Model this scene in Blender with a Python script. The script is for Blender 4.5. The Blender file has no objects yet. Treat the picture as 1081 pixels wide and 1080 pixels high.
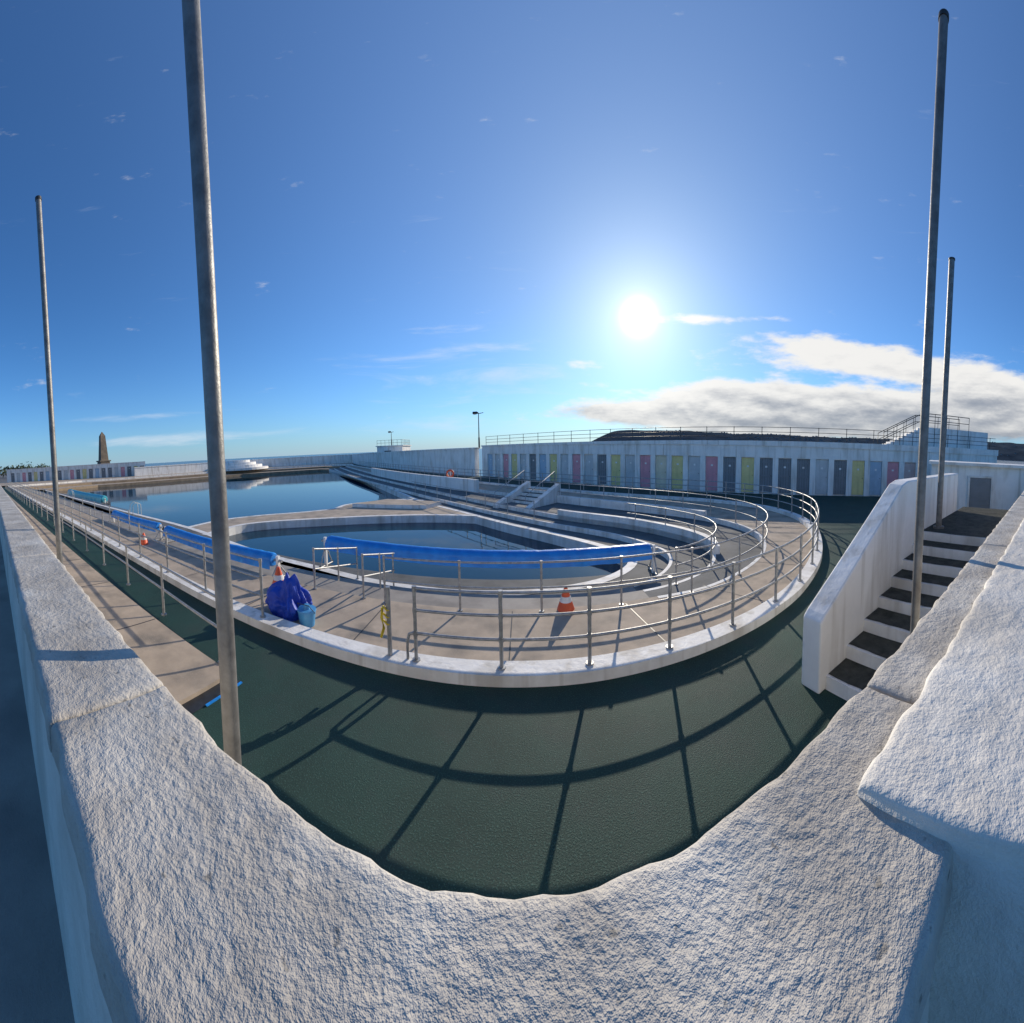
import bpy, bmesh, math, random
from mathutils import Vector, Matrix, noise
from mathutils.geometry import tessellate_polygon
random.seed(4)
sc=bpy.context.scene
ZC=3.0
# ---------------------------------------------------------------- materials
def nodes(m):
    m.use_nodes=True
    nt=m.node_tree
    return nt, nt.nodes, nt.links, nt.nodes['Principled BSDF']
def mat(name,c1,c2=None,scale=3.0,rough=.8,bump=.0,bscale=40,metal=0,stain=None,speck=None,spec=.5,bdist=.03,streak=None,sp=(70,.57,.66),stsc=1.7):
    m=bpy.data.materials.new(name); nt,N,L,B=nodes(m)
    B.inputs['Roughness'].default_value=rough; B.inputs['Metallic'].default_value=metal
    B.inputs['Specular IOR Level'].default_value=spec
    tc=N.new('ShaderNodeTexCoord')
    c2=c2 or tuple(x*.7 for x in c1)
    n=N.new('ShaderNodeTexNoise'); n.inputs['Scale'].default_value=scale; n.inputs['Detail'].default_value=5; n.inputs['Roughness'].default_value=.65
    L.new(tc.outputs['Object'],n.inputs['Vector'])
    r=N.new('ShaderNodeValToRGB'); r.color_ramp.elements[0].position=.32; r.color_ramp.elements[1].position=.66
    r.color_ramp.elements[0].color=(*c2,1); r.color_ramp.elements[1].color=(*c1,1)
    L.new(n.outputs[0],r.inputs[0]); out=r.outputs[0]
    def over(out,col,sc_,lo,hi,stretch=None,amt=1):
        n2=N.new('ShaderNodeTexNoise'); n2.inputs['Scale'].default_value=sc_; n2.inputs['Detail'].default_value=4
        if stretch:
            mp=N.new('ShaderNodeMapping'); mp.inputs['Scale'].default_value=stretch
            L.new(tc.outputs['Object'],mp.inputs[0]); L.new(mp.outputs[0],n2.inputs['Vector'])
        else: L.new(tc.outputs['Object'],n2.inputs['Vector'])
        mr=N.new('ShaderNodeMapRange'); mr.inputs[1].default_value=lo; mr.inputs[2].default_value=hi; mr.inputs[4].default_value=amt
        L.new(n2.outputs[0],mr.inputs[0])
        mx=N.new('ShaderNodeMix'); mx.data_type='RGBA'
        L.new(mr.outputs[0],mx.inputs[0]); L.new(out,mx.inputs[6]); mx.inputs[7].default_value=(*col,1)
        return mx.outputs[2]
    if stain: out=over(out,stain,stsc,.50,.76,(1,1,.25))
    if streak: out=over(out,streak,5,.54,.74,(1,1,.06),.8)
    if speck: out=over(out,speck,*sp)
    L.new(out,B.inputs['Base Color'])
    if bump:
        nb=N.new('ShaderNodeTexNoise'); nb.inputs['Scale'].default_value=bscale; nb.inputs['Detail'].default_value=4; nb.inputs['Roughness'].default_value=.7
        L.new(tc.outputs['Object'],nb.inputs['Vector'])
        b=N.new('ShaderNodeBump'); b.inputs['Strength'].default_value=bump; b.inputs['Distance'].default_value=bdist
        L.new(nb.outputs[0],b.inputs['Height']); L.new(b.outputs[0],B.inputs['Normal'])
    return m
M={}
M['white']=mat('white_paint',(.84,.82,.78),(.68,.655,.61),2,.75,.35,14,stain=(.46,.42,.36),streak=(.48,.44,.38))
M['whitew']=mat('white_render_wall',(.86,.84,.80),(.74,.72,.69),.8,.8,.35,6,stain=(.56,.52,.46),streak=(.48,.44,.38))
M['cope']=mat('rough_coping',(.54,.50,.44),(.36,.325,.28),5,.95,.7,40,stain=(.64,.61,.55),speck=(.24,.22,.19),sp=(38,.66,.73),bdist=.016,stsc=3)
M['plaster']=mat('rough_plaster',(.74,.70,.63),(.58,.54,.48),4,.9,.6,24,bdist=.016,stain=(.48,.44,.38))
M['tan']=mat('tan_concrete',(.50,.40,.30),(.34,.275,.21),1.4,.85,.25,60,stain=(.22,.19,.155),speck=(.38,.32,.26),spec=.3)
M['grey']=mat('grey_concrete',(.17,.172,.17),(.11,.115,.115),1.1,.85,.2,50,stain=(.085,.09,.09),spec=.25)
M['grey2']=mat('pale_concrete',(.36,.325,.28),(.25,.225,.20),1.1,.8,.2,50,stain=(.2,.18,.16),spec=.3)
M['brown']=mat('weathered_concrete',(.33,.25,.17),(.2,.15,.10),1.2,.9,.3,10)
M['green']=mat('green_tarmac',(.014,.054,.042),(.008,.032,.025),.9,.70,1.0,75,stain=(.024,.046,.040),speck=(.035,.098,.080),bdist=.012,spec=.32,sp=(75,.54,.68))
M['tread']=mat('dark_tread',(.09,.09,.075),(.04,.042,.035),6,.9,.5,60,spec=.2)
M['steel']=mat('galvanised_steel',(.44,.44,.43),(.26,.26,.26),12,.5,.1,60,metal=.6)
M['pole']=mat('weathered_pole',(.24,.235,.225),(.13,.125,.12),9,.5,.15,50,metal=.5,streak=(.12,.09,.07))
M['dark']=mat('dark_metal',(.05,.055,.06),(.03,.03,.03),8,.5,metal=.4)
M['blue']=mat('blue_pool_cover',(.015,.26,.72),(.01,.18,.56),3,.42,.5,12)
M['cyan']=mat('turquoise_cover',(.08,.42,.5),(.05,.34,.42),3,.5)
M['tarp']=mat('blue_tarpaulin_mat',(.012,.07,.5),(.006,.035,.33),4,.5,.4,14)
M['lblue']=mat('light_blue_plastic',(.08,.33,.6),(.06,.25,.5),4,.4)
M['orange']=mat('orange_plastic',(.78,.11,.03),(.62,.08,.02),5,.45)
M['yellow']=mat('yellow_strap',(.75,.55,.03),(.6,.42,.02),5,.6)
M['stone']=mat('granite',(.20,.16,.12),(.11,.09,.07),.7,.95,.3,2)
M['hill']=mat('hillside',(.062,.080,.098),(.030,.042,.055),.012,1,spec=0)  # bluish aerial haze is painted into the hill's base colour
M['town']=mat('town_walls',(.34,.34,.36),(.14,.15,.17),.05,1,spec=0)  # house walls carry a slight blue distance haze in their colour
M['foliage']=mat('foliage',(.05,.07,.03),(.02,.03,.015),1.5,.9)
M['land']=mat('promenade_tarmac',(.16,.155,.15),(.11,.105,.1),.5,.9)
door_cols={'dp':(.74,.34,.38),'dy':(.78,.67,.30),'db':(.40,.54,.66),'dg':(.22,.235,.25),'dl':(.58,.60,.60),'dr':(.64,.48,.44),'dc':(.76,.68,.50)}
for k,c in door_cols.items():
    M[k]=mat('door_paint_'+k,c,tuple(x*.84 for x in c),2,.6,streak=tuple(x*.7 for x in c))
def water(name,deep,rough,ws,bs):
    m=bpy.data.materials.new(name); nt,N,L,B=nodes(m)
    B.inputs['Base Color'].default_value=(*deep,1); B.inputs['Roughness'].default_value=rough; B.inputs['IOR'].default_value=1.33
    tc=N.new('ShaderNodeTexCoord'); n=N.new('ShaderNodeTexNoise'); n.inputs['Scale'].default_value=ws; n.inputs['Detail'].default_value=4
    mp=N.new('ShaderNodeMapping'); mp.inputs['Scale'].default_value=(1,.45,1)
    L.new(tc.outputs['Object'],mp.inputs[0]); L.new(mp.outputs[0],n.inputs['Vector'])
    b=N.new('ShaderNodeBump'); b.inputs['Strength'].default_value=bs; b.inputs['Distance'].default_value=.05
    L.new(n.outputs[0],b.inputs['Height']); L.new(b.outputs[0],B.inputs['Normal'])
    return m
M['pool']=water('pool_water_mat',(.003,.034,.060),.03,2.2,.07)
M['sea']=water('sea_water_mat',(.02,.07,.12),.25,.15,.8)
# ---------------------------------------------------------------- mesh kit
class Mesh:
    def __init__(s,mats): s.v=[];s.f=[];s.m=[];s.mats=mats;s.smooth=[]
    def idx(s,k): return s.mats.index(k)
    def add(s,vs,fs,k,sm=False):
        o=len(s.v); s.v+= [tuple(x) for x in vs]
        for f in fs: s.f.append(tuple(i+o for i in f)); s.m.append(s.idx(k)); s.smooth.append(sm)
    def box(s,a,b,k):
        x0,y0,z0=a;x1,y1,z1=b
        s.add([(x0,y0,z0),(x1,y0,z0),(x1,y1,z0),(x0,y1,z0),(x0,y0,z1),(x1,y0,z1),(x1,y1,z1),(x0,y1,z1)],
              [(0,3,2,1),(4,5,6,7),(0,1,5,4),(1,2,6,5),(2,3,7,6),(3,0,4,7)],k)
    def lbox(s,o,d,s0,s1,n0,n1,z0,z1,k,zs=None):
        n=(-d[1],d[0]); 
        def p(a,b,z): return (o[0]+d[0]*a+n[0]*b,o[1]+d[1]*a+n[1]*b,z)
        z1b=z1 if zs is None else zs
        s.add([p(s0,n0,z0),p(s1,n0,z0),p(s1,n1,z0),p(s0,n1,z0),p(s0,n0,z1),p(s1,n0,z1b),p(s1,n1,z1b),p(s0,n1,z1)],
              [(0,3,2,1),(4,5,6,7),(0,1,5,4),(1,2,6,5),(2,3,7,6),(3,0,4,7)],k)
    def tube(s,pts,r,k,seg=8,cap=True):
        pts=[Vector(p) for p in pts]; rs=r if isinstance(r,list) else [r]*len(pts)
        vs=[];fs=[];up=Vector((0,0,1))
        for i,p in enumerate(pts):
            t=(pts[min(i+1,len(pts)-1)]-pts[max(i-1,0)]).normalized()
            a=t.cross(up)
            if a.length<.05: a=t.cross(Vector((0,1,0)))
            a.normalize(); b=a.cross(t).normalized()
            for j in range(seg):
                w=2*math.pi*j/seg; vs.append(p+(a*math.cos(w)+b*math.sin(w))*rs[i])
        for i in range(len(pts)-1):
            for j in range(seg):
                fs.append((i*seg+j,i*seg+(j+1)%seg,(i+1)*seg+(j+1)%seg,(i+1)*seg+j))
        s.add(vs,fs,k,True)
        if cap:
            s.add(vs[:seg],[tuple(range(seg))],k); s.add(vs[-seg:],[tuple(range(seg))[::-1]],k)
    def poly(s,pts,z,k):
        vs=[Vector((p[0],p[1],0)) for p in pts]
        tr=tessellate_polygon([vs]); fs=[]
        for t in tr:
            a,b,c=[vs[i] for i in t]
            if (b-a).cross(c-a).z<0: t=(t[0],t[2],t[1])
            fs.append(tuple(t))
        s.add([(p[0],p[1],z) for p in pts],fs,k)
    def wall(s,pts,z0,z1,k,th=0):
        n=len(pts)
        def zz(z,i): return z[i] if isinstance(z,list) else z
        if not th:
            vs=[(p[0],p[1],zz(z0,i)) for i,p in enumerate(pts)]+[(p[0],p[1],zz(z1,i)) for i,p in enumerate(pts)]
            s.add(vs,[(i,i+1,n+i+1,n+i) for i in range(n-1)],k)
        else:
            q=offset(pts,th)
            vs=[(p[0],p[1],zz(z0,i)) for i,p in enumerate(pts)]+[(p[0],p[1],zz(z1,i)) for i,p in enumerate(pts)]
            vs+=[(p[0],p[1],zz(z0,i)) for i,p in enumerate(q)]+[(p[0],p[1],zz(z1,i)) for i,p in enumerate(q)]
            fs=[]
            for i in range(n-1):
                fs+=[(i,i+1,n+i+1,n+i),(2*n+i+1,2*n+i,3*n+i,3*n+i+1),(n+i,n+i+1,3*n+i+1,3*n+i)]
            fs+=[(0,n,3*n,2*n),(n-1,3*n-1,4*n-1,2*n-1)]
            s.add(vs,fs,k)
    def make(s,name,parent=None,bevel=0):
        me=bpy.data.meshes.new(name); me.from_pydata(s.v,[],s.f); 
        for k in s.mats: me.materials.append(M[k])
        me.polygons.foreach_set('material_index',s.m); me.polygons.foreach_set('use_smooth',s.smooth); me.update()
        ob=bpy.data.objects.new(name,me); sc.collection.objects.link(ob)
        if bevel:
            md=ob.modifiers.new('b','BEVEL'); md.width=bevel; md.segments=2; md.limit_method='ANGLE'
        if parent: ob.parent=parent
        return ob
def empty(name):
    e=bpy.data.objects.new(name,None); sc.collection.objects.link(e); return e
def offset(pts,d):
    out=[];n=len(pts)
    for i,p in enumerate(pts):
        a=Vector(pts[max(i-1,0)][:2]); b=Vector(pts[min(i+1,n-1)][:2]); t=(b-a).normalized()
        out.append((p[0]-t.y*d,p[1]+t.x*d))
    return out
def smooth(pts,k=6):
    P=[Vector(p) for p in pts]; out=[]
    for i in range(len(P)-1):
        p0=P[max(i-1,0)];p1=P[i];p2=P[i+1];p3=P[min(i+2,len(P)-1)]
        L=(p2-p1).length
        m1=(p2-p0)/max((p2-p0).length,1e-6)*L; m2=(p3-p1)/max((p3-p1).length,1e-6)*L
        for j in range(k):
            t=j/k; h1=2*t**3-3*t*t+1;h2=t**3-2*t*t+t;h3=-2*t**3+3*t*t;h4=t**3-t*t
            out.append(tuple(p1*h1+m1*h2+p2*h3+m2*h4))
    out.append(tuple(P[-1])); return out
def walk(pts,step,off=0):
    out=[];d=off;acc=0
    for i in range(len(pts)-1):
        a=Vector(pts[i]);b=Vector(pts[i+1]);L=(b-a).length
        while d<=acc+L:
            out.append(tuple(a.lerp(b,(d-acc)/L))); d+=step
        acc+=L
    return out
# ---------------------------------------------------------------- site survey curves (metres)
K=smooth([(-66,4.6),(-40,4.5),(-18,4.45),(-9,4.3),(-5.3,4.15),(-3.5,4.12),(-2,4.1),(0,4.05),(1.2,4.0),(2.8,3.98),(4.1,4.1),(5.4,4.45),(7.1,5.3),(8.7,6.5),(10.2,8),(11.3,10),(11.6,12.4),(10.6,15.2),(8.5,17.7),(3.8,22.3),(-.7,26.8),(-8,34.5),(-20,49),(-36,70)])
C3=smooth([(-64,6.3),(-18,6.3),(-5,6.2),(0,6.1),(2.5,6.0),(4.2,6.0),(6.2,6.8),(7.6,8.2),(8.2,10),(7.9,12.2),(6.4,14.8),(3.2,18.4),(-1,22.8),(-9.5,31.5),(-21,46),(-37,68.5)])
C2=smooth([(-62,7.4),(-18,7.4),(-5,7.2),(0,7.0),(2.8,6.8),(4.4,7.1),(5.5,8.0),(6.0,9.3),(5.7,11),(4.6,13),(2.1,15.6),(-1.8,20.3),(-10.3,30.5),(-22,45),(-38,67.5)])
C1=smooth([(-60,8.4),(-18,8.4),(-5,7.9),(0,7.6),(2.6,7.5),(3.9,8.1),(4.7,9.3),(4.6,10.7),(3.7,12.6),(1.6,14.9),(-2.6,19.6),(-11,29.5),(-23,44),(-39,66.5)])
E=smooth([(-58,10.6),(-18,10.5),(-14.5,10.3),(-12.6,10.0),(-8.6,9.2),(-5.9,8.9),(-3.5,8.5),(-.5,8.3),(2,8.6),(3.3,9.4),(3.6,10.4),(2.9,11.8),(1.6,13.6),(-.6,16),(-3.2,19),(-6.2,22.2),(-9,26.3),(-13.6,32.8),(-23.8,47),(-40,66)])
Win=smooth([(-12.8,9.7),(-13,12.3),(-12,14),(-10,15.6),(-8,16.8),(-5.6,17.6),(-3.5,17.8),(-1.8,17.6)])
Wout=smooth([(-15.2,10.1),(-15.3,12.8),(-14.2,15.2),(-12.4,17.2),(-11.3,18.8),(-11.2,20.6),(-9.6,22.6),(-8,23.6),(-6.2,23.2)])
Kin=offset(K,.30)
A0=(-3.0,36.0); A1=(27.0,3.5)
SW=[(-3.6,36.7),(-14,48),(-28,63),(-42,82),(-63,61),(-69,33)]
# ---------------------------------------------------------------- sea, land, path
m=Mesh(['sea']); R=9000
m.add([(-R,-R,-3.5),(R,-R,-3.5),(R,R,-3.5),(-R,R,-3.5)],[(0,1,2,3)],'sea'); m.make('sea')
m=Mesh(['green']); 
m.poly(K+[(-42,82),(-28,63),(-14,48),A0,(32,-1.9),(34,-2),(34,.3),(-66,.3)],0,'green'); m.make('green_path')
m=Mesh(['white']); m.poly(K+Kin[::-1],.15,'white'); m.wall(K,-.01,.15,'white'); m.wall(Kin[::-1],-.02,.15,'white'); m.make('white_kerb',bevel=.012)
m=Mesh(['tan','grey','white','grey2','dark'])
m.poly(Kin+C3[::-1],0,'tan')
def split(c):
    return [p for p in c if p[1]<9.2 and p[0]<2.6],[p for p in c if not(p[1]<9.2 and p[0]<2.6)]
for a,b,z in((C3,C2,-.2),(C2,C1,-.4),(C1,E,-.6)):
    an,af=split(a); bn,bf=split(b)
    m.poly(an+[af[0]]+([bf[0]]+bn[::-1]),z,'grey2' if z>-.6 else 'tan')
    m.poly(af+bf[::-1],z,'grey')
for c,z in((C3,0),(C2,-.2),(C1,-.4)): m.wall(c[::-1],z-.2,z,'white')
for c,z in((C3,0.004),(C2,-.196),(C1,-.396)):
    far=split(c)[1]
    m.poly(far+offset(far,-.10)[::-1],z,'white')
m.wall(E[::-1],-1.6,-.6,'white')
m.poly(E+offset(E,-.30)[::-1],-.592,'white')
wk=walk(K,2.4,1.1)
for i,p in enumerate(wk):
    if i+1>=len(wk): break
    t=(Vector(wk[i+1])-Vector(p)).normalized(); n_=Vector((-t.y,t.x)); a=Vector(p)+n_*.31; w=2.0 if p[1]<4.8 and p[0]<5 else 2.5
    b=a+n_*(w-.35); q=t*.009
    m.add([(a.x-q.x,a.y-q.y,.004),(a.x+q.x,a.y+q.y,.004),(b.x+q.x,b.y+q.y,.004),(b.x-q.x,b.y-q.y,.004)],[(0,1,2,3)],'dark')
m.make('terraced_pool_deck')
m=Mesh(['tan','grey','white'])
m.poly(Win+Wout[::-1],-.597,'tan'); m.wall(Win,-1.6,-.597,'white'); m.wall(Wout[::-1],-1.6,-.597,'white')
m.poly(Win+offset(Win,.3)[::-1],-.588,'white'); m.poly(Wout+offset(Wout,-.3)[::-1],-.588,'white')
pl=[(-10.2,19.6),(-5.2,19.7),(-4.6,21.2),(-8.6,22.0)]
m.poly(pl,-.36,'tan'); m.wall(pl+[pl[0]],-.6,-.36,'white')
m.make('pool_dividing_walkway')
m=Mesh(['pool']); m.poly(E+[(-43,67),(-54,52),(-60,21)],-1.0,'pool'); m.make('pool_water')
m=Mesh(['tan','brown','white','grey'])
F=[(-40,66),(-43,67),(-54,52),(-60,21),(-58,10.6)]
F2=[(-38.5,69),(-44,70.5),(-57,53.5),(-63.5,21),(-62,7.4)]
F3=[(-37,72.5),(-45,74.5),(-60,55.5),(-67,20),(-66,4.6)]
m.poly(F+F2[::-1],-.55,'tan'); m.poly(F2+F3[::-1],-.1,'tan'); m.poly(F3+[(-66,1.6),(-90,1.6),(-84,9),(-69,33),(-63,61),(-42,82)],.25,'tan')
m.wall(F[::-1],-1.6,-.55,'brown'); m.wall(F2[::-1],-.55,-.1,'brown'); m.wall(F3[::-1],-.1,.25,'white')
m.make('far_pool_terrace')
m=Mesh(['whitew']); m.wall(SW,-4,[3.05,2.95,2.75,2.5,2.35,2.2],'whitew',.6); 
m.wall(offset(SW,-.08),[2.93,2.83,2.63,2.38,2.23,2.08],[3.12,3.02,2.82,2.57,2.42,2.27],'whitew',.76)
m.make('sea_wall')
m=Mesh(['land']); m.poly([(-70,1),(-69.5,33),(-64,62),(-150,90),(-600,60),(-600,-200),(600,-200),(600,-30),(40,-30),(40,-6),(-70,-6)],-.05,'land')
m.wall([(-69.5,33),(-64,62),(-150,90),(-600,60)],-4,-.05,'land'); m.make('promenade_ground')
e=Mesh(['whitew'])
cx,cy=-60.5,57
for i,(r,z) in enumerate(((7.5,.75),(6,1.35),(4.5,1.95),(3,2.5))):
    ring=[(cx+r*math.cos(a),cy+r*math.sin(a)) for a in [2*math.pi*j/40 for j in range(40)]]
    e.poly(ring,z,'whitew'); e.wall(ring+[ring[0]],z-.6 if i else .2,z,'whitew')
e.make('tiered_white_platform')
# ---------------------------------------------------------------- railings
def railing(m,pts,hs,step,r=.022,base=.15,k='steel',pr=.026,off=0):
    pts=[(p[0],p[1]) for p in pts]
    zb=(lambda p:base) if not callable(base) else base
    pp=walk(pts,.4)
    pp.append(pts[-1]) if (Vector(pts[-1])-Vector(pp[-1])).length>.05 else None
    for h in hs: m.tube([(p[0],p[1],zb(p)+h) for p in pp],r,k)
    posts=walk(pts,step,off)
    for p in posts:
        z=zb(p); m.tube([(p[0],p[1],z-.02),(p[0],p[1],z+max(hs))],pr,k)
        m.tube([(p[0],p[1],z),(p[0],p[1],z+.02)],pr*2.2,k)
        for h in hs: m.tube([(p[0],p[1],z+h-.035),(p[0],p[1],z+h+.03)],pr*1.3,k)
Kc=offset(K,.15)
m=Mesh(['steel'])
i1=[p for p in Kc if p[0]<-4.0 and p[1]<20 ]
i2=[p for p in Kc if (p[0]>-1.35 and p[1]<24) or (p[1]>=8)]
railing(m,i1[::-1],(.38,.70,1.02),1.7)
i2=[q for q in i2 if q[1]<66]
railing(m,i2,(.38,.70,1.0),1.15,off=.0)
m.tube([(-1.72,4.26,.1),(-1.72,4.26,1.12)],.035,'steel')
m.tube([(-1.35,4.24,.53),(-1.42,4.24,.5),(-1.45,4.24,.4),(-1.45,4.24,.15)],.022,'steel')
m.make('steel_railing')
m=Mesh(['steel'])
Cr=offset(C3,-.12)
i3=[p for p in Cr if (p[0]>-2.6 and p[1]<24)]
railing(m,i3,(.45,.92),1.5,base=0,r=.02,pr=.022)
m.make('steel_railing')
m=Mesh(['steel'])
Cr=offset(C2,-.1); i4=[p for p in Cr if (p[0]>3.6 and p[1]<13.5)]
railing(m,i4,(.45,.85),1.5,base=-.2,r=.02,pr=.022)
Cr=offset(C1,-.15); i4=[p for p in Cr if (p[0]>-9 and p[1]>15.5 and p[1]<27)]
railing(m,i4,(.45,.85),1.9,base=-.4,r=.02,pr=.022)
m.make('steel_railing')
m=Mesh(['steel'])
i5=[p for p in offset(C3,-.12) if p[0]<-12 and p[1]<8]
railing(m,i5[::-1],(.5,.95),2.4,base=0,r=.02,pr=.022)
railing(m,[(-4.2,6.1),(-4.3,8.4)],(.45,.9),1.15,base=lambda p:-.6*(p[1]-6.1)/2.3,r=.02,pr=.022)
railing(m,[(-3.0,6.1),(-3.1,8.2)],(.45,.9),1.0,base=lambda p:-.6*(p[1]-6.1)/2.1,r=.02,pr=.022)
m.make('steel_railing')
m=Mesh(['steel'])
s=[(-3.75,3.0),(-5.5,3.15),(-8,3.3),(-12,3.45),(-60,3.6)]
railing(m,s,(.5,.95),1.9,base=.06)
m.make('handrail')
def pary(x): return .47-.02*x
m=Mesh(['tan','dark','blue','steel'])
m.box((-66,.3,0),(-3.5,2.95,.06),'tan')
for i in range(14): m.box((-5.6-i*2.4,.35,.061),(-5.58-i*2.4,2.93,.0635),'dark')
m.box((-3.497,.35,.003),(-3.30,2.95,.006),'dark'); m.box((-3.30,2.35,0.005),(-3.27,2.95,.02),'blue'); m.make('concrete_footway')
# ---------------------------------------------------------------- parapet, slab by slab
m=Mesh(['cope','plaster'])
ZT=ZC-.67
def slab(m,x0,x1,fy0,fy1,zt,th,k,amp,res=.05):
    nx=max(2,int((x1-x0)/res)); W_=(fy1(x0)-fy0(x0))
    inner=max(2,int(W_/.03)); ts=[0,.004/W_,.012/W_]+[.03/W_+(1-.06/W_)*j/inner for j in range(inner+1)]+[1-.012/W_,1-.004/W_,1]
    ny=len(ts)-1; vs=[];fs=[]
    xs=[x0,x0+.004,x0+.012]+[x0+.03+(x1-x0-.06)*i/nx for i in range(nx+1)]+[x1-.012,x1-.004,x1]; nx=len(xs)-1
    for i in range(nx+1):
        x=xs[i]
        for j in range(ny+1):
            t=ts[j]; y=fy0(x)+(fy1(x)-fy0(x))*t
            e=min(t,1-t)*W_; ex=min(x-x0,x1-x)
            q=noise.fractal(Vector((x*3,y*3,zt)),1,2,3)*.6+noise.fractal(Vector((x*17,y*17,zt)),1,2,3)*.45
            z=zt+amp*q-.014*max(0,1-e/.014)**2-.010*max(0,1-ex/.012)**2
            w=max(0,1-e/.03)
            yy=y+(1 if t>.5 else -1)*w*.012*noise.fractal(Vector((x*9,zt*3,7 if t>.5 else 3)),1,2,4)
            vs.append((x,yy,z))
    for i in range(nx):
        for j in range(ny):
            a=i*(ny+1)+j; fs.append((a,a+ny+1,a+ny+2,a+1))
    top=len(vs)
    for i in range(nx+1): 
        v=vs[i*(ny+1)]; vs.append((v[0],v[1],zt-th)); 
    for i in range(nx+1):
        v=vs[i*(ny+1)+ny]; vs.append((v[0],v[1],zt-th))
    for i in range(nx):
        fs.append((top+i,top+i+1,(i+1)*(ny+1),i*(ny+1)))
        o=top+nx+1; fs.append((i*(ny+1)+ny,(i+1)*(ny+1)+ny,o+i+1,o+i))
    a=[j for j in range(ny+1)]; fs.append(tuple(a)+(top+nx+1,top))
    b=[nx*(ny+1)+j for j in range(ny+1)]; fs.append(tuple(b[::-1])+(top+nx,top+2*nx+1))
    m.add(vs,fs,k,True)
x=-30.3
while x<16:
    far=abs(x)>7
    slab(m,x,x+1.722,lambda q:pary(q)-.35,pary,ZT,.09,'cope',.006,.35 if far else .022); x+=1.73
vs=[(-30.3,pary(-30.3)-.32,-.2),(16.5,pary(16.5)-.32,-.2),(16.5,pary(16.5)-.03,-.2),(-30.3,pary(-30.3)-.03,-.2)]
vs+=[(a,b,ZT-.05) for a,b,c in vs]
m.add(vs,[(0,1,5,4),(1,2,6,5),(2,3,7,6),(3,0,4,7),(4,5,6,7)],'plaster')
m.make('parapet_wall')
m=Mesh(['plaster'])
slab(m,.55,9.0,lambda q:-.35-.02*q,lambda q:.33-.05*q,ZT+.03,.6,'plaster',.010,.03)
m.make('plastered_wall')
m=Mesh(['grey2']); m.add([(-66,-6,1.4),(16,-6,1.4),(16,-.1,1.4),(-66,1.6,1.4),(-66,-6,1.1),(16,-6,1.1),(16,-.1,1.1),(-66,1.6,1.1)],[(0,1,2,3),(0,4,5,1),(3,2,6,7),(0,3,7,4),(1,5,6,2)],'grey2'); m.make('upper_terrace_paving')
# ---------------------------------------------------------------- stairs
st=empty('concrete_staircase')
m=Mesh(['white','tread','whitew'])
n=8; x0=3.35; tr=.46
for i in range(n):
    zz=.175*(i+1); xa=x0+tr*i
    m.box((xa,.52,zz-.175 if i else 0),(xa+tr if i<n-1 else 10.5,2.36,zz),'white')
    xb=xa+tr-.002 if i<n-1 else 10.5; q=24
    vs=[];fs=[]
    for j in range(q+1):
        y=.53+(2.355-.53)*j/q; vs+= [(xa+.045+.025*noise.noise(Vector((y*6,i*3.1,0))),y,zz+.005),(xb,y,zz+.005)]
    for j in range(q): fs.append((2*j,2*j+1,2*j+3,2*j+2))
    m.add(vs,fs,'tread')
m.make('steps',st)
m=Mesh(['whitew'])
prof=[(3.22,-.01),(3.22,.90),(3.3,.97),(5.55,2.44),(5.8,2.5),(9.6,2.5),(9.6,-.01)]
def dense(pr):
    out=[]
    for i in range(len(pr)):
        a=pr[i];b=pr[(i+1)%len(pr)]
        for j in range(4): out.append((a[0]+(b[0]-a[0])*j/4,a[1]+(b[1]-a[1])*j/4))
    return out
pr=dense(prof); N_=len(pr)
vs=[(a,2.36,b) for a,b in pr]+[(a,2.66,b) for a,b in pr]
m.add(vs,[tuple(range(N_)),tuple(range(N_,2*N_))[::-1]]+[(i,N_+i,N_+(i+1)%N_,(i+1)%N_) for i in range(N_)],'whitew')
m.make('balustrade_wall',st,.03)
def pole(x,y,z0,z1,r):
    m=Mesh(['pole','dark'])
    m.tube([(x,y,z0),(x,y,z0+.01),(x,y,z1)],r,'pole',16); m.tube([(x,y,z0),(x,y,z0+.05)],r*1.9,'pole',16)
    m.tube([(x,y,z1),(x,y,z1+.03)],r*1.15,'dark',16); m.make('steel_pole')
pole(-.965,.80,0,6,.033); pole(-3.65,.78,.06,6,.033); pole(2.28,.83,0,6,.033); pole(7.05,2.12,1.4,7.2,.065)
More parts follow.
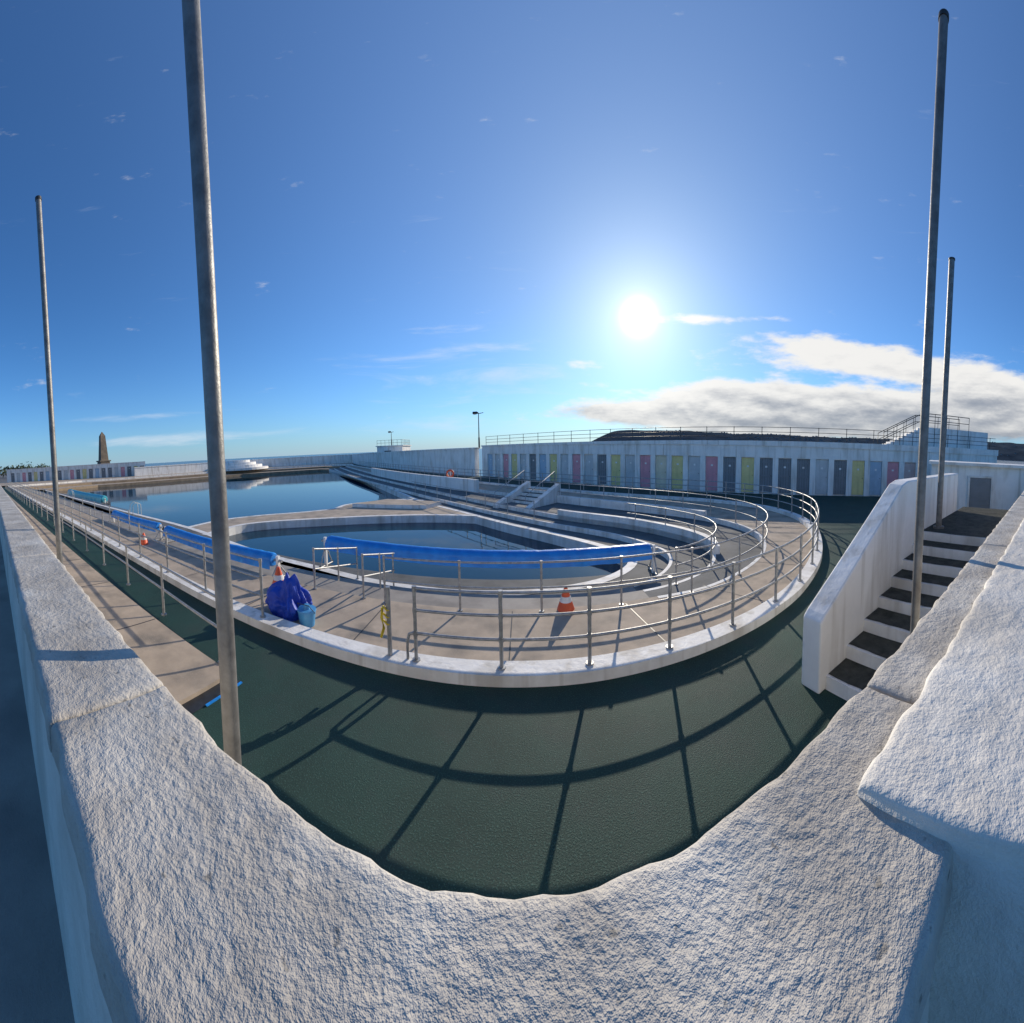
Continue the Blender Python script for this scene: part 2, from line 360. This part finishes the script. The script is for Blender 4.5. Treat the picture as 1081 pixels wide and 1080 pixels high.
# ---------------------------------------------------------------- cubicle block
def cubicles(name,a,b,first,spacing,dw,dh,wh0,wh1,cols,depth=3.0,base=0,stop=None):
    e=empty(name); a=Vector(a);b=Vector(b); L=(b-a).length; d=(b-a)/L; d=(d.x,d.y)
    m=Mesh(['whitew'])
    m.lbox(a,d,-.3,L,.22,depth,-4,wh0-.001,'whitew',wh1-.001)
    stop=stop or L; s=first
    pos=[]
    while s+dw<stop: pos.append(s); s+=spacing
    prev=-.3
    wf=lambda q: wh0+(wh1-wh0)*q/L
    for p in pos:
        m.lbox(a,d,prev,p,0,.22,base-.02,base+dh,'whitew'); prev=p+dw
    m.lbox(a,d,prev,L,0,.22,base-.02,base+dh,'whitew')
    m.lbox(a,d,-.3,L,0,.22,base+dh,wf(0),'whitew',wh1)
    m.lbox(a,d,-.35,L+.05,-.08,depth+.1,wh0+.001,wh0+.12,'whitew',wh1+.12)
    m.make('wall',e)
    m=Mesh(list(door_cols)+['dark','whitew'])
    for i,p in enumerate(pos):
        c=cols[i%len(cols)]
        m.lbox(a,d,p+.01,p+dw-.01,.13,.19,base+.08,base+dh-.04,c)
        for q in range(1,5): 
            xx=p+dw*q/5; m.lbox(a,d,xx-.006,xx+.006,.127,.13,base+.1,base+dh-.06,'dark' if c=='dg' else c)
        for zz in (.35,1.15,dh-.35): m.lbox(a,d,p+.03,p+dw-.03,.105,.127,base+zz,base+zz+.09,c)
        m.lbox(a,d,p+dw-.14,p+dw-.10,.07,.105,base+1.2,base+1.24,'dark')
        m.lbox(a,d,p+dw/2-.07,p+dw/2+.07,.118,.1269,base+1.75,base+1.87,'whitew')
    m.make('doors',e)
    return e
seq=['db','dl','dp','dy','dl','dg','db','dy','dl','dp','dl','dg','dy','dl','dp','dc','dy','dl','dp','dg','dy','dg','dg','dg','dl','dg','dy','db','dp','dr']
cub=cubicles('changing_cubicle_block',A0,A1,.6,1.235,.86,2.42,3.2,3.55,seq,stop=37.6)
m=Mesh(['dark','steel'])
L=(Vector(A1)-Vector(A0)); nn=Vector((-L.y,L.x)).normalized(); 
rp=[Vector(A0)+nn*.35, Vector(A1)+nn*.35]
railing(m,[tuple(p) for p in rp],(.3,.6,.92),1.9,base=lambda p:3.32+.35*(Vector(p)-rp[0]).length/44.2,k='dark',r=.018,pr=.022)
for q in (0,1.6):
    a=Vector((21.2,10.5))+nn*(.7+q); d=L.normalized()
    pts=[(a.x,a.y,3.6),(a.x,a.y,4.5),(a.x+d.x*3,a.y+d.y*3,6.1),(a.x+d.x*7,a.y+d.y*7,6.1)]
    m.tube(pts,.03,'dark'); m.tube([(p[0],p[1],p[2]-.5) for p in pts[1:]],.025,'dark')
    for f in (0,.75,1.5,2.25,3,4,5,6,7): 
        z=4.5+1.6*min(f,3)/3; m.tube([(a.x+d.x*f,a.y+d.y*f,3.5),(a.x+d.x*f,a.y+d.y*f,z)],.022,'dark')
m.make('roof_railing')
m=Mesh(['whitew']); dd=L.normalized(); o=Vector((21.2,10.5))
for i in range(9): m.lbox(o,(dd.x,dd.y),.3+i*.3,.6+i*.3,.9,2.1,3.4,3.7+i*.16,'whitew')
m.lbox(o,(dd.x,dd.y),3.0,9,.9,2.1,3.4,5.1,'whitew'); m.make('roof_access_steps')
e=empty('white_lookout_block'); m=Mesh(['whitew','dark','steel'])
m.box((-24.5,58,-1),(-19.5,63,3.9),'whitew'); m.box((-24.7,57.8,3.9),(-19.3,63.2,4.05),'whitew')
m.box((-23,57.93,1.2),(-21.7,57.999,3.1),'dark')
m.make('walls',e,0); m=Mesh(['dark']); railing(m,[(-24.5,58.1),(-19.6,58.1),(-19.6,62.8)],(.5,1.0),.8,base=4.05,k='dark'); m.make('railing',e)
cubicles('far_cubicle_building',(-84,6),(-69,36),.8,1.5,.95,2.3,3.4,3.4,['dg','dl','dp','dg','dy','dg','db','dg'],depth=5,base=.25)
e=empty('utility_building'); m=Mesh(['whitew','dg','dark','white'])
a=Vector((16.2,5.4)); b=Vector((18.4,-1.5)); d=(b-a).normalized(); d=(d.x,d.y); 
m.lbox(a,d,0,7,.1,4,-.01,2.55,'whitew'); m.lbox(a,d,-.15,7.1,-.12,4.1,2.55,2.7,'whitew')
m.lbox(a,d,2.0,3.1,.05,.098,.02,1.95,'dg')
for i in range(9): m.lbox(a,d,2.05,3.05,.03,.05,.15+i*.2,.27+i*.2,'dg')
m.lbox(a,d,1.9,2.0,.0,.098,.0,2.05,'white'); m.lbox(a,d,3.1,3.2,.0,.098,.0,2.05,'white'); m.lbox(a,d,2.0,3.1,.0,.098,1.96,2.05,'white')
m.make('walls',e)
# ---------------------------------------------------------------- white terrace walls & stairs
wl=[p for p in C3 if 24<p[1]<44]
m=Mesh(['whitew','white']); m.wall(wl,-.21,.75,'whitew',.25); m.make('terrace_wall')
m=Mesh(['whitew','white']); wl2=[p for p in C2 if 8.0<p[1]<16 and p[0]>1]; m.wall(wl2,-.41,.05,'white',-.22); m.make('curved_seat_wall')
wl3=[p for p in C3 if 12<p[1]<22]
m=Mesh(['white']); m.wall(offset(wl3,.02),-.01,.22,'white',-.24); m.make('curved_seat_wall')
st=empty('pool_steps'); m=Mesh(['white','tread'])
o=Vector((1.6,20.0)); d=Vector((-.68,-.73)); 
for i in range(6):
    m.lbox(o,(d.x,d.y),-.3+i*.42,i*.42+.12,-1,1,-.62,.45-.17*i,'white')
    m.lbox(o,(d.x,d.y),-.28+i*.42,i*.42+.06,-.98,.98,.45-.17*i,.456-.17*i,'tread')
m.lbox(o,(d.x,d.y),-.4,2.6,-1.3,-1.002,-.62,.9,'white',-.2); m.lbox(o,(d.x,d.y),-.4,2.6,1.002,1.3,-.62,.9,'white',-.2)
m.make('steps',st); m=Mesh(['steel'])
for s_ in (-1.15,1.15):
    n_=Vector((-d.y,d.x))*s_; a=o+n_
    m.tube([(a.x,a.y,.8),(a.x,a.y,1.6),(a.x+d.x*2.6,a.y+d.y*2.6,.5),(a.x+d.x*2.6,a.y+d.y*2.6,-.4)],.022,'steel')
m.make('handrails',st)
# ---------------------------------------------------------------- lamps
def lamp(x,y,z0,z1,arm,r=.06):
    e=empty('street_lamp'); m=Mesh(['dark','whitew'])
    m.tube([(x,y,z0),(x,y,z0+1.2),(x,y,z0+1.25),(x,y,z1)],[r*1.6,r*1.5,r,r*.7],'dark',10)
    m.make('post',e); m=Mesh(['dark','whitew'])
    m.tube([(x,y,z1-.05),(x+arm,y,z1+.05)],r*.6,'dark'); 
    m.tube([(x-arm*1.2,y,z1-.02),(x-arm*1.1,y,z1+.03),(x-arm*.3,y,z1+.06),(x,y,z1)],[.05,.16,.14,.06],'dark',10)
    m.tube([(x-arm*1.0,y,z1-.07),(x-arm*.4,y,z1-.05)],[.09,.09],'whitew',10)
    m.make('lantern',e)
lamp(-3.6,37.3,3.0,6.9,.55); lamp(-22.3,60,4.0,6.6,.5)
# ---------------------------------------------------------------- pool cover reels
def reel(a,b,r,k,zb,name='pool_cover_reel'):
    e=empty(name); a=Vector(a);b=Vector(b); m=Mesh([k]); n=90; pts=[];rs=[]
    for i in range(n+1):
        t=i/n; p=a.lerp(b,t); p.z-=.05*math.sin(t*math.pi); pts.append(p); rs.append(r*(1+.08*noise.noise(Vector((t*14,1,0)))+.06*noise.noise(Vector((t*60,3,0))) ) *(.8 if i in(0,n) else 1))
    m.tube(pts,rs,k,20)
    d=(b-a).normalized(); s=Vector((-d.y,d.x,0))
    vs=[];fs=[]
    for i in range(n+1):
        t=i/n;p=pts[i]; w=.06*noise.noise(Vector((t*22,5,0)))
        for j,(o,z) in enumerate(((1.0,.1),(1.06,-.5),(1.12,-1.15))): vs.append(p-s*(r*o+w*j)+Vector((0,0,z*r+w*j*.5)))
    for i in range(n):
        for j in range(2): fs.append((i*3+j,i*3+j+1,i*3+j+4,i*3+j+3))
    m.add(vs,fs,k,True); m.make('rolled_cover',e)
    m=Mesh(['steel','dark','white'])
    for p,q in((a,-1),(b,1)):
        c=p+d*q*.12
        m.tube([p,p+d*q*.25],.04,'steel')
        m.box((c.x-.04,c.y-.04,zb),(c.x+.04,c.y+.04,c.z+.12),'white')
        m.tube([c+s*.35+Vector((0,0,zb+.03-c.z)),c-s*.35+Vector((0,0,zb+.03-c.z))],.03,'steel')
        m.tube([c+s*.33+Vector((0,0,zb+.03-c.z)),c+Vector((0,0,-.08))],.022,'steel')
        m.tube([c-s*.33+Vector((0,0,zb+.03-c.z)),c+Vector((0,0,-.08))],.022,'steel')
        for w in (.35,-.35): 
            u=c+s*w; m.tube([(u.x-.02,u.y,zb+.04),(u.x+.02,u.y,zb+.04)],.05,'dark',12)
    m.make('stand',e)
reel((-5.6,9.0,.22),(3.75,8.6,.10),.19,'blue',-.59)
reel((-11.4,6.75,.33),(-5.75,6.55,.30),.18,'blue',-.2)
reel((-17.5,7.0,.33),(-12.2,6.85,.33),.17,'blue',-.2)
reel((-48,12.4,-.5),(-33,12.2,-.5),.4,'cyan',-.9)
def cone(x,y,z,h=.5):
    m=Mesh(['orange','white']); 
    m.box((x-h*.3,y-h*.3,z+.001),(x+h*.3,y+h*.3,z+.035),'orange')
    q=[(0,.21),(.38,.145)],[(.38,.145),(.62,.105)],[(.62,.105),(1,.04)]
    for i,((a,ra),(b,rb)) in enumerate(q):
        m.tube([(x,y,z+.03+a*(h-.03)),(x,y,z+.03+b*(h-.03))],[ra*h/.5*.9+(.002 if i==1 else 0),rb*h/.5*.9+(.002 if i==1 else 0)],'white' if i==1 else 'orange',20)
    m.make('traffic_cone')
cone(.94,5.95,0,.43); cone(-11.2,5.6,0,.42); cone(-4.95,5.75,0,.48)
bm=bmesh.new(); bmesh.ops.create_icosphere(bm,subdivisions=6,radius=1)
for v in bm.verts:
    p=v.co.copy(); a=math.atan2(p.y,p.x)
    rr=1+.12*math.sin(a*9+4*noise.noise(p*2))*max(0,1-abs(p.z)*.5)+.32*noise.fractal(p*1.6,1,2,5)
    h=max(p.z,-.4); taper=1.0-.6*max(0,h)
    v.co=Vector((p.x*rr*.46*taper,p.y*rr*.33*taper,(h+.4)*.50*(1+.35*noise.noise(p*1.7))))
me=bpy.data.meshes.new('blue_tarpaulin'); bm.to_mesh(me); me.materials.append(M['tarp'])
for p in me.polygons: p.use_smooth=True
ob=bpy.data.objects.new('blue_tarpaulin_bundle',me); ob.location=(-4.0,4.95,.0); sc.collection.objects.link(ob)
m=Mesh(['lblue','dark']); c=(-3.45,4.72)
m.tube([(c[0],c[1],.0),(c[0],c[1],.24),(c[0],c[1],.26)],[.13,.16,.165],'lblue',20); m.tube([(c[0],c[1],.26),(c[0],c[1],.29)],[.17,.165],'lblue',20); m.tube([(c[0],c[1],.29),(c[0],c[1],.36)],[.06,.05],'lblue',14)
m.tube([(c[0]-.17,c[1],.24),(c[0]-.12,c[1]-.1,.40),(c[0]+.12,c[1]-.1,.40),(c[0]+.17,c[1],.24)],.008,'dark')
m.make('blue_drum')
m=Mesh(['yellow']); 
for i in range(3): m.tube([(-1.75+.03*math.sin(a)*1.6,4.26+.045*math.cos(a),.82-.1*i+.03*math.sin(a*2)) for a in [j*.7 for j in range(10)]],.012,'yellow')
m.tube([(-1.79,4.2,.84),(-1.80,4.19,.7),(-1.77,4.19,.56),(-1.82,4.2,.42)],.02,'yellow'); m.make('yellow_barrier_tape')
e=empty('lifebuoy_stand'); m=Mesh(['orange','white','dark']); cx,cy=-5.2,27.9
m.tube([(cx,cy,-.2),(cx,cy,1.2)],.05,'white'); m.make('post',e)
m=Mesh(['orange']); m.tube([(cx+.28*math.cos(a),cy-.1,.95+.28*math.sin(a)) for a in [2*math.pi*j/24 for j in range(25)]],.08,'orange',8,False); m.make('ring',e)
for x in (-22,-40):
    m=Mesh(['steel'])
    for dx in (0,.5): m.tube([(x+dx,10.0,-.6),(x+dx,10.05,.1),(x+dx,10.35,.3),(x+dx,10.65,.1),(x+dx,10.7,-1.4)],.022,'steel')
    for z in (-.7,-.95): m.tube([(x,10.7,z),(x+.5,10.7,z)],.02,'steel')
    m.make('pool_ladder')
# ---------------------------------------------------------------- obelisk
e=Mesh(['stone']); x,y=-103,38.5
def frus(m,x,y,z0,z1,a,b,k):
    m.add([(x-a,y-a,z0),(x+a,y-a,z0),(x+a,y+a,z0),(x-a,y+a,z0),(x-b,y-b,z1),(x+b,y-b,z1),(x+b,y+b,z1),(x-b,y+b,z1)],[(4,5,6,7),(0,1,5,4),(1,2,6,5),(2,3,7,6),(3,0,4,7)],k)
frus(e,x,y,-.1,1.2,3,3,'stone');frus(e,x,y,1.2,2.2,2.3,2.3,'stone');frus(e,x,y,2.2,4.4,1.7,1.6,'stone');frus(e,x,y,4.4,4.8,1.9,1.9,'stone')
frus(e,x,y,4.8,12.8,1.3,.8,'stone');frus(e,x,y,12.8,14.2,.8,.05,'stone'); e.make('obelisk_monument')
m=Mesh(['foliage'])
for i in range(26):
    bx=-130-random.random()*60; by=random.uniform(-2,28); br=random.uniform(1.5,3)
    for j in range(70):
        v=Vector((random.gauss(0,1),random.gauss(0,1),random.gauss(0,.7)))*br*.6; c=Vector((bx,by,2.6+br*.3))+v
        s_=random.uniform(.3,.7); u=Vector([random.uniform(-1,1) for _ in range(3)]).normalized()*s_; w=Vector([random.uniform(-1,1) for _ in range(3)]).normalized()*s_
        m.add([c-u,c+w,c+u,c-w],[(0,1,2,3)],'foliage')
    m.tube([(bx,by,-.1),(bx,by,2.6)],[.25,.12],'foliage',6)
m.make('distant_trees')
# ---------------------------------------------------------------- hill with town
def hillh(az):
    t=min(max((az-.17)/.16,0),1); t=t*t*(3-2*t)
    return t*(86+8*math.sin(az*5)+7*noise.fractal(Vector((az*7,0,0)),1,2,5))
def hz(az,t): return -3.6+hillh(az)*1.25*(math.sin(min(t*1.1,1)*math.pi/2)**.8)*(1+.05*noise.noise(Vector((az*20,t*5,2))))
m=Mesh(['hill']); NA=260;NR=16; vs=[];fs=[]
for i in range(NA+1):
    az=.12+(2.4-.12)*i/NA
    for j in range(NR+1):
        t=j/NR; r=1500+900*t
        z=hz(az,t)
        if j==0: z=-4
        vs.append((r*math.sin(az),r*math.cos(az),z))
for i in range(NA):
    for j in range(NR):
        a=i*(NR+1)+j; fs.append((a,a+NR+1,a+NR+2,a+1))
m.add(vs,fs,'hill',True); m.make('distant_hill')
m=Mesh(['town','hill'])
for i in range(420):
    az=random.choice((random.uniform(.40,1.6),random.gauss(.85,.12))); t=random.random()**1.3*.75+.05; r=1500+900*t
    z=hz(az,t)
    d=(math.cos(az),-math.sin(az)); o=(r*math.sin(az),r*math.cos(az)); w=random.uniform(4,10); h=random.uniform(1.5,3.5)
    m.lbox(o,d,0,w,0,7,z-4,z+h,'town'); m.lbox(o,d,-.3,w+.3,1,6,z+h,z+h+1.6,'hill')
m.make('distant_town')
# ---------------------------------------------------------------- world
az=math.radians(21.5); el=math.radians(20.6)
sd=Vector((math.cos(el)*math.sin(az),math.cos(el)*math.cos(az),math.sin(el)))
W=bpy.data.worlds.new('World'); sc.world=W; W.use_nodes=True; nt=W.node_tree; N=nt.nodes; L=nt.links
bg=N['Background']; bg.inputs[1].default_value=.10
sky=N.new('ShaderNodeTexSky'); sky.sky_type='NISHITA'; sky.sun_disc=False; sky.sun_elevation=el; sky.sun_rotation=az; sky.air_density=1.0; sky.dust_density=.2; sky.ozone_density=2.0
tc=N.new('ShaderNodeTexCoord')
def mth(op,a,b=None,c=None,clamp=False):
    n=N.new('ShaderNodeMath'); n.operation=op; n.use_clamp=clamp
    for i,q in enumerate((a,b,c)):
        if q is None: continue
        if isinstance(q,(int,float)): n.inputs[i].default_value=q
        else: L.new(q,n.inputs[i])
    return n.outputs[0]
sep=N.new('ShaderNodeSeparateXYZ'); L.new(tc.outputs['Generated'],sep.inputs[0]); X,Y,Z=sep.outputs
hor=mth('SQRT',mth('ADD',mth('MULTIPLY',X,X),mth('MULTIPLY',Y,Y)))
T=mth('DIVIDE',Z,mth('MAXIMUM',hor,.05)); AZ=mth('ARCTAN2',X,Y)
def gauss(a,t,sa,st,amp):
    u=mth('DIVIDE',mth('SUBTRACT',AZ,a),sa); v=mth('DIVIDE',mth('SUBTRACT',T,t),st)
    return mth('MULTIPLY',mth('EXPONENT',mth('MULTIPLY',mth('ADD',mth('MULTIPLY',u,u),mth('MULTIPLY',v,v)),-1)),amp)
def cnoise(sx,st,det,off=(0,0,0),rough=.6,dist=0):
    cb=N.new('ShaderNodeCombineXYZ'); L.new(mth('MULTIPLY_ADD',AZ,sx,off[0]),cb.inputs[0]); L.new(mth('MULTIPLY_ADD',T,st,off[1]),cb.inputs[1])
    n=N.new('ShaderNodeTexNoise'); n.inputs['Scale'].default_value=1; n.inputs['Detail'].default_value=det; n.inputs['Roughness'].default_value=rough; n.inputs['Distortion'].default_value=dist
    L.new(cb.outputs[0],n.inputs['Vector']); return n.outputs[0]
def mixc(fac,a,b):
    n=N.new('ShaderNodeMix'); n.data_type='RGBA'
    for i,q in ((0,fac),(6,a),(7,b)):
        if isinstance(q,tuple): n.inputs[i].default_value=q
        elif isinstance(q,(int,float)): n.inputs[i].default_value=q
        else: L.new(q,n.inputs[i])
    return n.outputs[2]
dot=N.new('ShaderNodeVectorMath'); dot.operation='DOT_PRODUCT'; L.new(tc.outputs['Generated'],dot.inputs[0]); dot.inputs[1].default_value=tuple(sd)
ang=mth('ARCCOSINE',mth('MINIMUM',dot.outputs['Value'],.99999))
tint=N.new('ShaderNodeVectorMath'); tint.operation='MULTIPLY'; L.new(sky.outputs[0],tint.inputs[0]); tint.inputs[1].default_value=(.46,1.05,1.68)
hz_=mth('EXPONENT',mth('MULTIPLY',mth('MAXIMUM',T,0),-11))
near=mth('EXPONENT',mth('MULTIPLY',ang,-1.8))
hcol=mixc(near,(3.2,4.8,6.4,1),(9.0,8.9,8.5,1))
hazy=mixc(mth('MULTIPLY',mth('EXPONENT',mth('MULTIPLY',ang,-2.2)),.62),tint.outputs[0],(5.6,6.3,7.1,1))
base=mixc(mth('MULTIPLY',hz_,.85),hazy,hcol)
blobs=[(1.0,.11,.62,.075,.66),(.72,.10,.3,.055,.45),(.93,.285,.26,.05,.50),(1.15,.25,.22,.04,.36),(.56,.375,.13,.02,.36),(.33,.10,.24,.026,.42),(1.42,.19,.22,.09,.5),(.21,.24,.06,.02,.27),(.75,.38,.08,.014,.28),(.72,.16,.26,.04,.34)]
tot=None
for b in blobs:
    g=gauss(*b); tot=g if tot is None else mth('ADD',tot,g)
nz=cnoise(6,17,7) 
dens=mth('ADD',tot,nz)
mr=N.new('ShaderNodeMapRange'); mr.interpolation_type='SMOOTHSTEP'; mr.inputs[1].default_value=.64; mr.inputs[2].default_value=.92; L.new(dens,mr.inputs[0])
C=mth('MULTIPLY',mr.outputs[0],.96)
nzu=cnoise(6,17,5,(0,.4,0))
lit=mth('SUBTRACT',nz,nzu)
# thin edges scatter sunlight, thick cores stay grey
core=N.new('ShaderNodeMapRange'); core.inputs[1].default_value=.80; core.inputs[2].default_value=1.20; L.new(dens,core.inputs[0])
sh=N.new('ShaderNodeMapRange'); sh.interpolation_type='SMOOTHSTEP'; sh.inputs[1].default_value=-.22; sh.inputs[2].default_value=.20
L.new(mth('SUBTRACT',mth('ADD',mth('ADD',mth('MULTIPLY',lit,.6),mth('MULTIPLY',mth('SUBTRACT',T,.13),1.3)),mth('MULTIPLY',near,.26)),mth('MULTIPLY',core.outputs[0],.10)),sh.inputs[0])
ccol=mixc(sh.outputs[0],(3.0,3.3,3.9,1),(9.2,9.0,8.6,1))
ci=cnoise(2.2,14,6,(3,5,0),.62,.6)
band=mth('ADD',gauss(-.15,.25,.35,.2,.22),mth('ADD',gauss(-.9,.07,.7,.022,.30),gauss(-1.1,.14,.3,.015,.22)))
cim=N.new('ShaderNodeMapRange'); cim.interpolation_type='SMOOTHSTEP'; cim.inputs[1].default_value=.64; cim.inputs[2].default_value=.98; L.new(mth('ADD',ci,band),cim.inputs[0])
c1=mixc(mth('MULTIPLY',cim.outputs[0],.6),base,(7.5,8.2,9,1))
c2=mixc(C,c1,ccol)
g1=mth('MULTIPLY',mth('EXPONENT',mth('MULTIPLY',mth('POWER',mth('DIVIDE',ang,.030),2),-1)),30)
g2=mth('MULTIPLY',mth('EXPONENT',mth('MULTIPLY',ang,-10)),7)
gl=mth('ADD',g1,g2)
cb=N.new('ShaderNodeCombineXYZ'); L.new(gl,cb.inputs[0]); L.new(mth('MULTIPLY',gl,.97),cb.inputs[1]); L.new(mth('MULTIPLY',gl,.9),cb.inputs[2])
ad=N.new('ShaderNodeVectorMath'); ad.operation='ADD'; L.new(c2,ad.inputs[0]); L.new(cb.outputs[0],ad.inputs[1])
L.new(ad.outputs[0],bg.inputs[0])
W.cycles.sampling_method='MANUAL'; W.cycles.sample_map_resolution=512
ld=bpy.data.lights.new('sun','SUN'); ld.energy=5.0; ld.angle=math.radians(.5); ld.color=(1,.89,.73)
lo=bpy.data.objects.new('sun',ld); sc.collection.objects.link(lo); lo.rotation_mode='QUATERNION'; lo.rotation_quaternion=sd.to_track_quat('Z','Y'); lo.location=(0,0,30)
# ---------------------------------------------------------------- camera
sc.view_settings.view_transform='Standard'; sc.view_settings.look='None'; sc.view_settings.exposure=0
f=355.; p=.057; rho=.018
Fw=Vector((0,math.cos(p),-math.sin(p))); U0=Vector((0,math.sin(p),math.cos(p))); R0=Vector((1,0,0))
Rr=R0*math.cos(rho)-U0*math.sin(rho); Uu=U0*math.cos(rho)+R0*math.sin(rho)
cd=bpy.data.cameras.new('camera'); cam=bpy.data.objects.new('camera',cd); sc.collection.objects.link(cam)
cam.matrix_world=Matrix(((Rr.x,Uu.x,-Fw.x,0),(Rr.y,Uu.y,-Fw.y,0),(Rr.z,Uu.z,-Fw.z,ZC),(0,0,0,1)))
cd.clip_end=20000; cd.clip_start=.02
cd.type='PANO'
hold=None
for h in (getattr(cd,'cycles',None),cd):
    if h is not None and hasattr(h,'central_cylindrical_range_u_min'): hold=h;break
hold.panorama_type='CENTRAL_CYLINDRICAL'
hold.central_cylindrical_range_u_min=-540.5/f; hold.central_cylindrical_range_u_max=540.5/f
hold.central_cylindrical_range_v_min=(493-1080)/f; hold.central_cylindrical_range_v_max=493/f
hold.central_cylindrical_radius=1.0
sc.camera=cam
